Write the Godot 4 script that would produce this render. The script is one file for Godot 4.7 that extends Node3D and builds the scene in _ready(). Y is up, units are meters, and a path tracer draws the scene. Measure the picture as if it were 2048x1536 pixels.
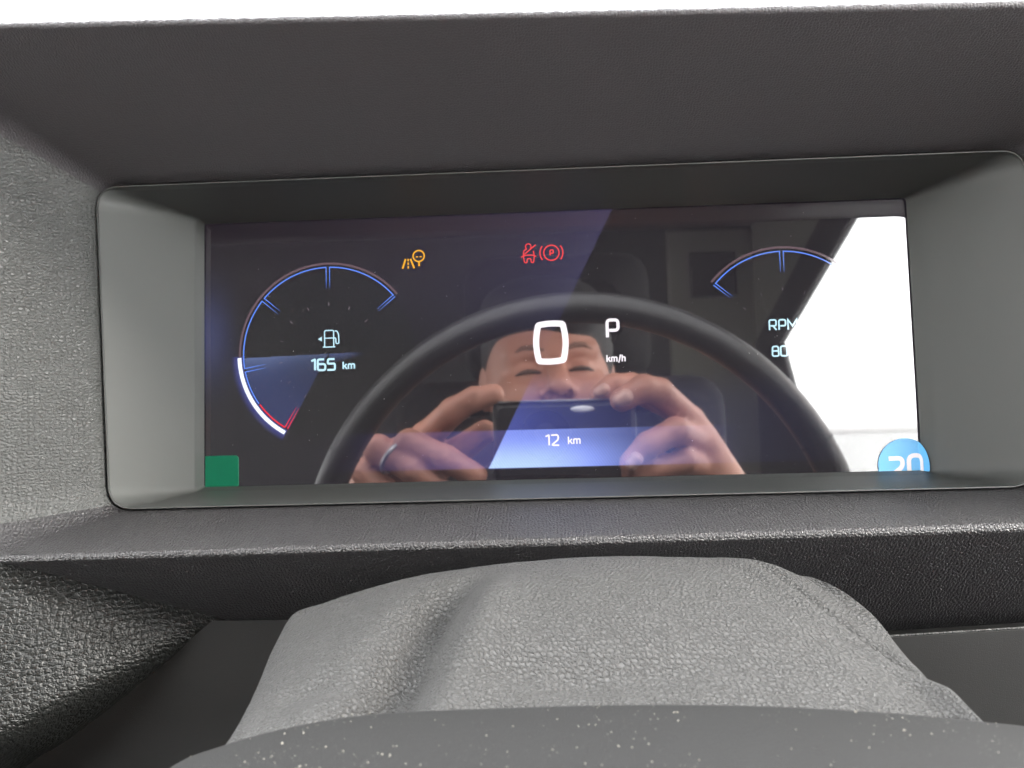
extends Node3D
# Close view of a van's digital instrument cluster, seen through the steering wheel. Lengths in the tables are millimetres:
# x right, y up, z out of the display towards the driver; the origin is the middle of the display.

const EXPOSURE := 11.0
const MM := 0.001
var used := {}

func _ready() -> void:
	# ---- camera, sky, sun, exposure
	var cam := Camera3D.new()
	cam.name = "camera"
	cam.transform = Transform3D(Basis(Vector3(0.998744, -0.025522, -0.043109), Vector3(0.028267, 0.99753, 0.06431), Vector3(0.041361, -0.065447, 0.996998)), Vector3(-0.003183, -0.030977, 0.267071))
	cam.fov = 52.42
	cam.near = 0.003
	cam.far = 400.0
	var lens := CameraAttributesPhysical.new()
	lens.frustum_focal_length = 24.375
	lens.frustum_near = 0.003
	lens.frustum_far = 400.0
	lens.frustum_focus_distance = 0.222
	lens.exposure_aperture = 29.0
	cam.attributes = lens
	add_child(cam)
	var env := Environment.new()
	var sm := ProceduralSkyMaterial.new()
	sm.sky_top_color = Color(0.95, 0.955, 0.96)
	sm.sky_horizon_color = Color(0.98, 0.98, 0.97)
	sm.sky_curve = 0.2
	sm.ground_bottom_color = Color(0.55, 0.55, 0.54)
	sm.ground_horizon_color = Color(0.8, 0.8, 0.79)
	sm.sky_energy_multiplier = 1.4
	var sky := Sky.new()
	sky.sky_material = sm
	env.background_mode = Environment.BG_SKY
	env.sky = sky
	env.tonemap_mode = Environment.TONE_MAPPER_LINEAR
	env.tonemap_exposure = EXPOSURE
	env.sdfgi_enabled = true
	env.ssao_enabled = true
	env.ssil_enabled = true
	var we := WorldEnvironment.new()
	we.name = "world_environment"
	we.environment = env
	add_child(we)
	var sun := DirectionalLight3D.new()
	sun.name = "overcast_sun"
	sun.light_energy = 0.3
	sun.light_angular_distance = 20.0
	sun.light_color = Color(1.0, 0.98, 0.95)
	sun.shadow_enabled = true
	add_child(sun)
	sun.look_at_from_position(Vector3(1.0, 0.5, 0.35), Vector3(0, 0, 0.1))
	make_materials()
	# ---- large structure
	build_ground()
	build_cabin()
	build_dashboard()
	# ---- objects
	build_cluster()
	build_gaiter()
	build_cowl()
	build_stickers()
	build_wheel()
	build_seat()
	build_camera()
	build_person()

# ------------------------------------------------------------------ naming
func numbered(n: String) -> String:
	if not used.has(n):
		used[n] = 0
		return n
	used[n] += 1
	return "%s_%03d" % [n, used[n]]

func tag(o: Node, label := "", category := "", kind := "", group := "") -> Node:
	if label: o.set_meta("label", label)
	if category: o.set_meta("category", category)
	if kind: o.set_meta("kind", kind)
	if group: o.set_meta("group", group)
	return o

func thing(called: String, label: String, category: String, at := Vector3.ZERO) -> Node3D:
	var o := Node3D.new()
	o.name = numbered(called)
	add_child(o)
	o.position = at
	tag(o, label, category)
	return o

func part(called: String, mesh: Mesh, mat: Material, parent: Node = null, label := "") -> MeshInstance3D:
	var o := MeshInstance3D.new()
	o.mesh = mesh
	o.material_override = mat
	var p: Node = parent if parent else self
	if p == self:
		o.name = numbered(called)
	else:
		var n := called
		var k := 0
		while p.has_node(NodePath(n)):
			k += 1
			n = "%s_%03d" % [called, k]
		o.name = n
	p.add_child(o, true)
	if p is Node3D and p != self:
		var q: Node = p
		var off := Vector3.ZERO
		while q != self and q is Node3D:
			off += q.position
			q = q.get_parent()
		o.position = -off   # all meshes are drawn in place; a thing's node marks its base
	if label: o.set_meta("label", label)
	return o

func holder(called: String, parent: Node3D) -> Node3D:
	var o := Node3D.new()
	o.name = called
	parent.add_child(o, true)
	return o

# ------------------------------------------------------------------ materials
var M := {}

func mat(called: String, c: Color, rough := 0.6, spec := 0.5) -> StandardMaterial3D:
	var m := StandardMaterial3D.new()
	m.resource_name = called
	m.albedo_color = c.linear_to_srgb()
	m.roughness = rough
	m.metallic_specular = spec
	M[called] = m
	return m

func lin(r: float, g := -1.0, b := -1.0) -> Color:
	return Color(r, g if g >= 0 else r, b if b >= 0 else r)

func cells(size: int, count: int, sd: int, width: float, mixed := 0.15) -> ImageTexture:
	# leather pebbles of uneven height with creases between them, repeating at the texture's edge
	var rng := RandomNumberGenerator.new()
	rng.seed = sd
	var pts := PackedVector2Array()
	var tall := PackedFloat32Array()
	for i in count * count:
		pts.append(Vector2(rng.randf_range(0.08, 0.92), rng.randf_range(0.08, 0.92)))
		tall.append(rng.randf_range(0.72, 1.0))
	var w := FastNoiseLite.new()
	w.seed = sd + 9
	w.noise_type = FastNoiseLite.TYPE_SIMPLEX
	w.frequency = 1.3 * count / size
	var wx := w.get_seamless_image(size, size).get_data()
	w.seed = sd + 10
	var wy := w.get_seamless_image(size, size).get_data()
	w.seed = sd + 11
	w.frequency = 0.12 * count / size
	var low := w.get_seamless_image(size, size).get_data()
	var bytes := PackedByteArray()
	bytes.resize(size * size)
	for y in size:
		for x in size:
			var at := y * size + x
			var px := float(x) * count / size + (wx[at] / 255.0 - 0.5) * 0.55
			var py := float(y) * count / size + (wy[at] / 255.0 - 0.5) * 0.55
			var cx := int(floor(px))
			var cy := int(floor(py))
			var f1 := 9.0
			var f2 := 9.0
			var h := 0.0
			for oy in [-1, 0, 1]:
				for ox in [-1, 0, 1]:
					var k := posmod(cy + oy, count) * count + posmod(cx + ox, count)
					var dx: float = cx + ox + pts[k].x - px
					var dy: float = cy + oy + pts[k].y - py
					var d: float = dx * dx + dy * dy
					if d < f1:
						f2 = f1
						f1 = d
						h = tall[k]
					elif d < f2:
						f2 = d
			var v := clampf((sqrt(f2) - sqrt(f1)) / width, 0, 1)
			v = (1.0 - (1.0 - v) * (1.0 - v)) * h
			v = v * (1.0 - mixed) + mixed * low[at] / 255.0
			bytes[at] = int(clampf(v, 0, 1) * 255)
	return ImageTexture.create_from_image(Image.create_from_data(size, size, false, Image.FORMAT_L8, bytes))

func grained(m: StandardMaterial3D, t: Texture2D, depth_mm: float, tile_mm: float, in_place := false) -> void:
	m.heightmap_enabled = true
	m.heightmap_texture = t
	m.heightmap_scale = depth_mm * 0.1
	m.uv1_scale = Vector3(1.0 / tile_mm, 1.0 / tile_mm, 1)
	if in_place:
		m.uv1_triplanar = true
		m.uv1_world_triplanar = true
		m.uv1_scale = Vector3.ONE * (1000.0 / tile_mm)

func glow(called: String, c: Color, times: float, spec := 1.0) -> StandardMaterial3D:
	var m := mat(called, lin(0.01), 0.06, spec)
	m.emission_enabled = true
	m.emission = c
	m.emission_energy_multiplier = times / EXPOSURE
	return m

func make_materials() -> void:
	var fine := cells(512, 30, 3, 0.55, 0.12)
	var pebble := cells(512, 26, 17, 0.6, 0.15)
	var grit := cells(256, 40, 5, 0.8, 0.1)
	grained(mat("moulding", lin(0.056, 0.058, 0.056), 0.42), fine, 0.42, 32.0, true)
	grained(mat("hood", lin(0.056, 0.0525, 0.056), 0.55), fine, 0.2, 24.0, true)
	grained(mat("ledge", lin(0.03, 0.0285, 0.03), 0.34, 0.55), fine, 0.6, 30.0, true)  # same plastic as the moulding, with the ledge's shade put into its colour
	grained(mat("coarse", lin(0.013, 0.0138, 0.013), 0.38, 0.45), pebble, 0.5, 44.0, true)
	grained(mat("gaiter", lin(0.044, 0.0435, 0.0425), 0.58, 0.45), pebble, 0.72, 31.0)
	grained(mat("bezel", lin(0.062, 0.065, 0.062), 0.48), grit, 0.012, 12.0)
	grained(mat("smooth_panel", lin(0.011, 0.011, 0.0105), 0.6, 0.35), grit, 0.03, 16.0)
	grained(mat("cowl", lin(0.0075, 0.0075, 0.0073), 0.7, 0.4), grit, 0.06, 16.0)
	mat("dash_top", lin(0.04), 0.7)
	mat("gap", lin(0.01), 0.8)
	mat("dust", lin(0.16, 0.15, 0.13), 0.9)
	mat("glass_dust", lin(0.4), 0.9)
	mat("rubber", lin(0.02), 0.7)
	mat("cloth", lin(0.02, 0.02, 0.025), 0.95)
	mat("seat_cloth", lin(0.008), 0.95)
	mat("wheel_leather", lin(0.014), 0.42)
	mat("wheel_trim", lin(0.25), 0.35)
	mat("skin", lin(0.46, 0.205, 0.145), 0.5)
	mat("nail", lin(0.58, 0.34, 0.27), 0.3)
	mat("hair", lin(0.012), 0.7)
	mat("lash", lin(0.2, 0.1, 0.07), 0.8)
	mat("eye", lin(0.05, 0.028, 0.022), 0.5)
	mat("headliner", lin(0.14, 0.14, 0.135), 0.9)
	mat("trim_beige", lin(0.18, 0.176, 0.15), 0.8)
	mat("trim_dark", lin(0.03), 0.7)
	mat("camera_body", lin(0.012), 0.35)
	mat("camera_ring", lin(0.008), 0.4, 0.2)
	mat("silver", lin(0.45), 0.35)
	M.silver.metallic = 0.9
	mat("flash", lin(0.75), 0.3)
	mat("green_tab", lin(0.0, 0.13, 0.065), 0.45)
	mat("blue_label", lin(0.13, 0.46, 0.82), 0.4)
	mat("label_white", lin(0.8, 0.77, 0.78), 0.4)
	mat("concrete", lin(0.48, 0.48, 0.47), 0.9)
	var g := mat("pane", lin(0.9), 0.0)
	g.transparency = BaseMaterial3D.TRANSPARENCY_ALPHA
	g.albedo_color.a = 0.03
	glow("text_white", Color(1.0, 0.97, 1.0), 1.15)
	glow("text_cool", Color(0.78, 0.94, 1.0), 1.1)
	glow("arc_blue", Color(0.4, 0.58, 1.0), 0.95)
	glow("arc_grey", Color(0.46, 0.37, 0.41), 0.75)
	glow("tick_grey", Color(0.6, 0.55, 0.58), 0.8)
	glow("arc_white", Color(0.95, 0.98, 1.0), 1.25)
	glow("red_line", Color(1.0, 0.16, 0.26), 0.9)
	glow("amber", Color(1.0, 0.72, 0.18), 1.0)
	glow("red_symbol", Color(1.0, 0.3, 0.32), 0.9)

# ------------------------------------------------------------------ mesh helpers
class Soup:
	var v := PackedVector3Array()
	var uv := PackedVector2Array()
	var f := PackedInt32Array()   # triangles; the outward normal is (c-a)x(b-a)

	func tri(a: int, b: int, c: int) -> void:
		f.append(a)
		f.append(b)
		f.append(c)

	func quad(a: int, b: int, c: int, d: int) -> void:
		tri(a, b, c)
		tri(a, c, d)

	func vert(p: Vector3, t := Vector2.ZERO) -> int:
		v.append(p)
		uv.append(t)
		return v.size() - 1

	func mesh(crease := 0.6) -> ArrayMesh:
		var nf := f.size() / 3
		var fn := PackedVector3Array()
		fn.resize(nf)
		var around := []
		around.resize(v.size())
		for i in v.size():
			around[i] = PackedInt32Array()
		for i in nf:
			var a := v[f[i * 3]]
			fn[i] = (v[f[i * 3 + 2]] - a).cross(v[f[i * 3 + 1]] - a)
			for k in 3:
				around[f[i * 3 + k]].append(i)
		var pos := PackedVector3Array()
		var nor := PackedVector3Array()
		var tex := PackedVector2Array()
		pos.resize(nf * 3)
		nor.resize(nf * 3)
		tex.resize(nf * 3)
		for i in nf:
			var own := fn[i].normalized()
			for k in 3:
				var j := f[i * 3 + k]
				var n := Vector3.ZERO
				for q in around[j]:
					if fn[q].normalized().dot(own) > crease:
						n += fn[q]
				pos[i * 3 + k] = v[j] * 0.001
				nor[i * 3 + k] = n.normalized() if n.length() > 1e-12 else own
				tex[i * 3 + k] = uv[j]
		var arr := []
		arr.resize(Mesh.ARRAY_MAX)
		arr[Mesh.ARRAY_VERTEX] = pos
		arr[Mesh.ARRAY_NORMAL] = nor
		arr[Mesh.ARRAY_TEX_UV] = tex
		var m := ArrayMesh.new()
		m.add_surface_from_arrays(Mesh.PRIMITIVE_TRIANGLES, arr)
		return m

	func smooth_mesh() -> ArrayMesh:
		# shared vertices, one normal each
		var n := PackedVector3Array()
		n.resize(v.size())
		for i in f.size() / 3:
			var a := v[f[i * 3]]
			var w := (v[f[i * 3 + 2]] - a).cross(v[f[i * 3 + 1]] - a)
			for k in 3:
				n[f[i * 3 + k]] += w
		var p := PackedVector3Array()
		p.resize(v.size())
		for i in v.size():
			p[i] = v[i] * 0.001
			n[i] = n[i].normalized() if n[i].length() > 1e-12 else Vector3.UP
		var arr := []
		arr.resize(Mesh.ARRAY_MAX)
		arr[Mesh.ARRAY_VERTEX] = p
		arr[Mesh.ARRAY_NORMAL] = n
		arr[Mesh.ARRAY_TEX_UV] = uv
		arr[Mesh.ARRAY_INDEX] = f
		var m := ArrayMesh.new()
		m.add_surface_from_arrays(Mesh.PRIMITIVE_TRIANGLES, arr)
		return m

func loft(loops: Array, closed := true, flip := false) -> Soup:
	var s := Soup.new()
	var n: int = loops[0].size()
	var cols := n + 1 if closed else n
	var along := []
	for j in loops.size():
		var run := 0.0
		for i in cols:
			var p: Vector3 = loops[j][i % n]
			if i > 0:
				run += p.distance_to(loops[j][(i - 1) % n])
			if j == 0:
				along.append(0.0)
			else:
				along[i] += p.distance_to(loops[j - 1][i % n])
			s.vert(p, Vector2(run, along[i]))
	for j in loops.size() - 1:
		for i in cols - 1:
			var a := j * cols + i
			if flip:
				s.quad(a, a + cols, a + cols + 1, a + 1)
			else:
				s.quad(a, a + 1, a + cols + 1, a + cols)
	return s

func bez(a: Vector3, b: Vector3, c: Vector3, t: float) -> Vector3:
	return a.lerp(b, t).lerp(b.lerp(c, t), t)

func rrect(c: Array, r: Array, ns: int, nc: int) -> PackedVector3Array:
	# rounded four-sided loop from its corners: top left, top right, bottom right, bottom left
	var out := PackedVector3Array()
	for k in 4:
		var p: Vector3 = c[k]
		var prev: Vector3 = c[(k + 3) % 4]
		var next: Vector3 = c[(k + 1) % 4]
		var a: Vector3 = p + (prev - p).normalized() * r[k]
		var b: Vector3 = p + (next - p).normalized() * r[k]
		for i in nc + 1:
			out.append(bez(a, p, b, i / float(nc)))
		var e: Vector3 = next + (p - next).normalized() * r[(k + 1) % 4]
		for i in range(1, ns):
			out.append(b.lerp(e, i / float(ns)))
	return out

func moved(l: PackedVector3Array, grow: float, z: float) -> PackedVector3Array:
	# the loop pushed outwards in its plane by grow, at depth z
	var out := PackedVector3Array()
	var n := l.size()
	for i in n:
		var d := l[(i + 1) % n] - l[(i + n - 1) % n]
		out.append(Vector3(l[i].x, l[i].y, z) + Vector3(-d.y, d.x, 0).normalized() * grow)
	return out

func cat(a: Vector3, b: Vector3, c: Vector3, d: Vector3, t: float) -> Vector3:
	return 0.5 * ((2.0 * b) + (c - a) * t + (2.0 * a - 5.0 * b + 4.0 * c - d) * t * t + (3.0 * b - a - 3.0 * c + d) * t * t * t)

func along_curve(p: Array, t: float) -> Vector3:
	var x := clampf(t, 0, 1) * (p.size() - 1)
	var i := mini(int(x), p.size() - 2)
	var a: Vector3 = p[maxi(i - 1, 0)]
	var d: Vector3 = p[mini(i + 2, p.size() - 1)]
	return cat(a, p[i], p[i + 1], d, x - i)

func block(lo: Vector3, hi: Vector3, r: float) -> Soup:
	# a box with rounded upright and rim edges
	var s := Soup.new()
	var c := (lo + hi) / 2
	var h := (hi - lo) / 2
	r = minf(r, minf(h.x, minf(h.y, h.z)) * 0.98)
	var loops := []
	var st := [[-1.0, r], [-1.0, r * 0.29], [-1.0, 0.0], [1.0, 0.0], [1.0, r * 0.29], [1.0, r]]
	var up := [0.0, r * 0.29, r, -r, -r * 0.29, 0.0]
	for k in 6:
		var ins: float = st[k][1]
		var z: float = c.z + st[k][0] * h.z + up[k]
		var x := h.x - ins
		var y := h.y - ins
		var q := r * 0.98
		loops.append(rrect([Vector3(c.x - x, c.y + y, z), Vector3(c.x + x, c.y + y, z), Vector3(c.x + x, c.y - y, z), Vector3(c.x - x, c.y - y, z)], [q, q, q, q], 2, 4))
	s = loft(loops, true, true)
	for e in [0, 5]:
		var m := Vector3.ZERO
		for p in loops[e]:
			m += p
		var at := s.vert(m / loops[e].size())
		var n: int = loops[e].size()
		for i in n:
			var a: int = e * (n + 1) + i
			if e == 0:
				s.tri(at, a + 1, a)
			else:
				s.tri(at, a, a + 1)
	return s

func tube(pts: Array, radii: Array, sides := 16, closed := false) -> Soup:
	var loops := []
	var n := pts.size()
	var up := Vector3(0, 0, 1)
	for i in n:
		var a: Vector3 = pts[(i + n - 1) % n] if closed or i > 0 else pts[i]
		var b: Vector3 = pts[(i + 1) % n] if closed or i < n - 1 else pts[i]
		var t := (b - a).normalized()
		var side := t.cross(up).normalized()
		if side.length() < 0.5:
			side = t.cross(Vector3(0, 1, 0)).normalized()
		var w := side.cross(t)
		var l := PackedVector3Array()
		for k in sides:
			var an := TAU * k / sides
			l.append(pts[i] + (side * cos(an) + w * sin(an)) * radii[i % radii.size()])
		loops.append(l)
	if closed:
		loops.append(loops[0])
	return loft(loops, true, true)

func disc_tube(axis_at: Vector3, rings: Array, sides := 40) -> Soup:
	# turned shape about an axis along z: rings are [radius, z]
	var loops := []
	for q in rings:
		var l := PackedVector3Array()
		for k in sides:
			var an := TAU * k / sides
			l.append(axis_at + Vector3(cos(an) * q[0], sin(an) * q[0], q[1]))
		loops.append(l)
	return loft(loops, true, false)

# ------------------------------------------------------------------ flat print: strokes and letters
func rounded(p: Array, r: float, closed := false, steps := 5) -> Array:
	var out := []
	var n := p.size()
	for i in n:
		if not closed and (i == 0 or i == n - 1):
			out.append(p[i])
			continue
		var c: Vector2 = p[i]
		var a: Vector2 = p[(i + n - 1) % n] - c
		var b: Vector2 = p[(i + 1) % n] - c
		var k := minf(r, minf(a.length(), b.length()) * 0.49)
		var s := c + a.normalized() * k
		var e := c + b.normalized() * k
		for j in steps + 1:
			var t := j / float(steps)
			out.append(s.lerp(c, t).lerp(c.lerp(e, t), t))
	return out

func stroke(s: Soup, p: Array, w: float, z: float, closed := false, taper := 1.0) -> void:
	var n := p.size()
	var first := s.v.size()
	for i in n:
		var a: Vector2 = p[(i + n - 1) % n] if closed or i > 0 else p[i] * 2.0 - p[i + 1]
		var b: Vector2 = p[(i + 1) % n] if closed or i < n - 1 else p[i] * 2.0 - p[i - 1]
		var d1: Vector2 = (p[i] - a).normalized()
		var d2: Vector2 = (b - p[i]).normalized()
		var m := (d1 + d2).normalized()
		var side := Vector2(-m.y, m.x)
		var k := 1.0 / maxf(0.4, side.dot(Vector2(-d1.y, d1.x)))
		var ww := w * 0.5 * k * lerpf(1.0, taper, i / float(maxi(1, n - 1)))
		var l: Vector2 = p[i] + side * ww
		var r: Vector2 = p[i] - side * ww
		s.vert(Vector3(l.x, l.y, z))
		s.vert(Vector3(r.x, r.y, z))
	var last := n if closed else n - 1
	for i in last:
		var a := first + i * 2
		var b := first + ((i + 1) % n) * 2
		s.quad(a, b, b + 1, a + 1)

func arc(c: Vector2, r: float, a0: float, a1: float, n := 0) -> Array:
	var out := []
	if n == 0:
		n = maxi(4, int(absf(a1 - a0) / 3.0))
	for i in n + 1:
		var a := deg_to_rad(lerpf(a0, a1, i / float(n)))
		out.append(c + Vector2(cos(a), sin(a)) * r)
	return out

func glyph(ch: String) -> Array:
	# [advance, strokes]; a stroke is [points, closed, corner radius]
	match ch:
		"0": return [0.72, [[[Vector2(0.02, 0), Vector2(0.02, 1), Vector2(0.64, 1), Vector2(0.64, 0)], true, 0.2]]]
		"1": return [0.4, [[[Vector2(-0.05, 0.86), Vector2(0.26, 1.0), Vector2(0.26, 0)], false, 0.05]]]
		"2": return [0.74, [[[Vector2(0, 0.98), Vector2(0.62, 1), Vector2(0.64, 0.56), Vector2(0.02, 0.02), Vector2(0.7, 0)], false, 0.2]]]
		"5": return [0.74, [[[Vector2(0.62, 1), Vector2(0.08, 1), Vector2(0.04, 0.58), Vector2(0.64, 0.58), Vector2(0.64, 0), Vector2(0, 0)], false, 0.14]]]
		"6": return [0.76, [[[Vector2(0.56, 1), Vector2(0.03, 1), Vector2(0.03, 0), Vector2(0.66, 0), Vector2(0.66, 0.56), Vector2(0.1, 0.56)], false, 0.2]]]
		"8": return [0.76, [[[Vector2(0.02, 0), Vector2(0.06, 1), Vector2(0.6, 1), Vector2(0.64, 0)], true, 0.2], [[Vector2(0.12, 0.53), Vector2(0.54, 0.53)], false, 0.0]]]
		"k": return [0.62, [[[Vector2(0, 0), Vector2(0, 1.02)], false, 0.0], [[Vector2(0.46, 0.7), Vector2(0.06, 0.32)], false, 0.0], [[Vector2(0.2, 0.42), Vector2(0.5, 0)], false, 0.0]]]
		"m": return [1.0, [[[Vector2(0, 0), Vector2(0, 0.68), Vector2(0.4, 0.68), Vector2(0.4, 0)], false, 0.16], [[Vector2(0.46, 0.67), Vector2(0.8, 0.68), Vector2(0.8, 0)], false, 0.16]]]
		"/": return [0.46, [[[Vector2(0, -0.16), Vector2(0.3, 1.04)], false, 0.0]]]
		"h": return [0.6, [[[Vector2(0, 0), Vector2(0, 1.02)], false, 0.0], [[Vector2(0.08, 0.67), Vector2(0.42, 0.68), Vector2(0.42, 0)], false, 0.16]]]
		"P": return [0.74, [[[Vector2(0, 0), Vector2(0, 1), Vector2(0.58, 1), Vector2(0.58, 0.4), Vector2(0.1, 0.4)], false, 0.2]]]
		"R": return [0.78, [[[Vector2(0, 0), Vector2(0, 1), Vector2(0.58, 1), Vector2(0.58, 0.42), Vector2(0.08, 0.42)], false, 0.16], [[Vector2(0.34, 0.36), Vector2(0.6, 0)], false, 0.0]]]
		"M": return [0.95, [[[Vector2(0, 0), Vector2(0, 1), Vector2(0.38, 0.35), Vector2(0.76, 1), Vector2(0.76, 0)], false, 0.0]]]
	return [0.4, []]

func words(text: String, at: Vector2, h: float, w: float, z: float, wide := 1.0) -> Soup:
	# h: height of the centre lines of a capital; w: stroke width
	var s := Soup.new()
	var x := at.x
	for ch in text:
		var g := glyph(ch)
		var lift := 0.0
		for st in g[1]:
			var p := []
			for q in st[0]:
				p.append(Vector2(x + q.x * h * wide, at.y + q.y * h))
			if st[2] > 0.0:
				p = rounded(p, st[2] * h, st[1])
			stroke(s, p, w, z + lift, st[1])
			lift += 0.03
		x += g[0] * h * wide + w * 0.35
	return s

# ------------------------------------------------------------------ bodies: smooth joined capsules meshed as surface nets
func nets(prims: Array, cell: float, s: Soup) -> void:
	# prims: ["c", a, b, ra, rb, blend] capsules, ["e", centre, radii, blend] ellipsoids, ["n", centre, radii, blend] hollows
	var lo := Vector3(1e9, 1e9, 1e9)
	var hi := -lo
	for p in prims:
		if p[0] == "c":
			var r := Vector3.ONE * (maxf(p[3], p[4]) + 2.0)
			for q in [p[1], p[2]]:
				lo = lo.min(q - r)
				hi = hi.max(q + r)
		elif p[0] == "e":
			lo = lo.min(p[1] - p[2] - Vector3.ONE * 2)
			hi = hi.max(p[1] + p[2] + Vector3.ONE * 2)
	lo -= Vector3.ONE * cell * 2
	var nx := int((hi.x - lo.x) / cell) + 4
	var ny := int((hi.y - lo.y) / cell) + 4
	var nz := int((hi.z - lo.z) / cell) + 4
	var d := PackedFloat32Array()
	d.resize(nx * ny * nz)
	d.fill(60.0)
	for p in prims:
		var k: float = p[p.size() - 1]
		var a: Vector3
		var b: Vector3
		if p[0] == "c":
			var r := Vector3.ONE * (maxf(p[3], p[4]) + k + cell * 2)
			a = p[1].min(p[2]) - r
			b = p[1].max(p[2]) + r
		else:
			a = p[1] - p[2] - Vector3.ONE * (k + cell * 2)
			b = p[1] + p[2] + Vector3.ONE * (k + cell * 2)
		var i0 := maxi(0, int((a.x - lo.x) / cell))
		var i1 := mini(nx - 1, int((b.x - lo.x) / cell) + 1)
		var j0 := maxi(0, int((a.y - lo.y) / cell))
		var j1 := mini(ny - 1, int((b.y - lo.y) / cell) + 1)
		var k0 := maxi(0, int((a.z - lo.z) / cell))
		var k1 := mini(nz - 1, int((b.z - lo.z) / cell) + 1)
		var kind: String = p[0]
		var pa: Vector3 = p[1]
		var pb: Vector3 = p[2]
		var ab := pb - pa
		var len2 := maxf(ab.length_squared(), 1e-6)
		for z in range(k0, k1 + 1):
			for y in range(j0, j1 + 1):
				var row := (z * ny + y) * nx
				for x in range(i0, i1 + 1):
					var q := lo + Vector3(x, y, z) * cell
					var e: float
					if kind == "c":
						var h := clampf((q - pa).dot(ab) / len2, 0, 1)
						e = (q - pa - ab * h).length() - lerpf(p[3], p[4], h)
					else:
						var u := q - pa
						var k_in := Vector3(u.x / pb.x, u.y / pb.y, u.z / pb.z)
						var l0 := k_in.length()
						var l1 := Vector3(k_in.x / pb.x, k_in.y / pb.y, k_in.z / pb.z).length()
						e = l0 * (l0 - 1.0) / maxf(l1, 1e-6)
					var o := d[row + x]
					if kind == "n":
						var hh := maxf(k - absf(o + e), 0.0) / k
						d[row + x] = maxf(o, -e) + hh * hh * k * 0.25
					else:
						var hh := maxf(k - absf(o - e), 0.0) / k
						d[row + x] = minf(o, e) - hh * hh * k * 0.25
	var ids := PackedInt32Array()
	ids.resize(nx * ny * nz)
	ids.fill(-1)
	var corner := [0, 1, nx, nx + 1, nx * ny, nx * ny + 1, nx * ny + nx, nx * ny + nx + 1]
	var cp := []
	for c in 8:
		cp.append(Vector3(c & 1, (c >> 1) & 1, (c >> 2) & 1))
	var edges := [[0, 1], [2, 3], [4, 5], [6, 7], [0, 2], [1, 3], [4, 6], [5, 7], [0, 4], [1, 5], [2, 6], [3, 7]]
	for z in nz - 1:
		for y in ny - 1:
			var row := (z * ny + y) * nx
			for x in nx - 1:
				var at := row + x
				var inside := 0
				for c in 8:
					if d[at + corner[c]] < 0.0:
						inside += 1
				if inside == 0 or inside == 8:
					continue
				var sum := Vector3.ZERO
				var cnt := 0
				for e in edges:
					var da := d[at + corner[e[0]]]
					var db := d[at + corner[e[1]]]
					if (da < 0.0) != (db < 0.0):
						sum += cp[e[0]].lerp(cp[e[1]], da / (da - db))
						cnt += 1
				var pos := lo + (Vector3(x, y, z) + sum / cnt) * cell
				ids[at] = s.vert(pos, Vector2(pos.x, pos.y))
	var sx := 1
	var sy := nx
	var sz := nx * ny
	for z in range(1, nz - 1):
		for y in range(1, ny - 1):
			for x in range(1, nx - 1):
				var at := (z * ny + y) * nx + x
				var o := d[at] < 0.0
				for ax in 3:
					var step: int = [sx, sy, sz][ax]
					if o == (d[at + step] < 0.0):
						continue
					var u: int = [sy, sz, sx][ax]
					var w: int = [sz, sx, sy][ax]
					var a := ids[at - u - w]
					var b := ids[at - w]
					var c := ids[at]
					var e := ids[at - u]
					if a < 0 or b < 0 or c < 0 or e < 0:
						continue
					if o:
						s.quad(a, e, c, b)
					else:
						s.quad(a, b, c, e)

func chain(prims: Array, pts: Array, radii: Array, k: float) -> void:
	for i in pts.size() - 1:
		prims.append(["c", pts[i], pts[i + 1], radii[i], radii[i + 1], k])

# ------------------------------------------------------------------ the setting outside and the cabin
func build_ground() -> void:
	var g := PlaneMesh.new()
	g.size = Vector2(300, 300)
	var o := part("ground", g, M.concrete)
	o.position = Vector3(0, -1.45, 0)
	tag(o, "pale concrete ground outside the van", "ground", "structure")

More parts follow.
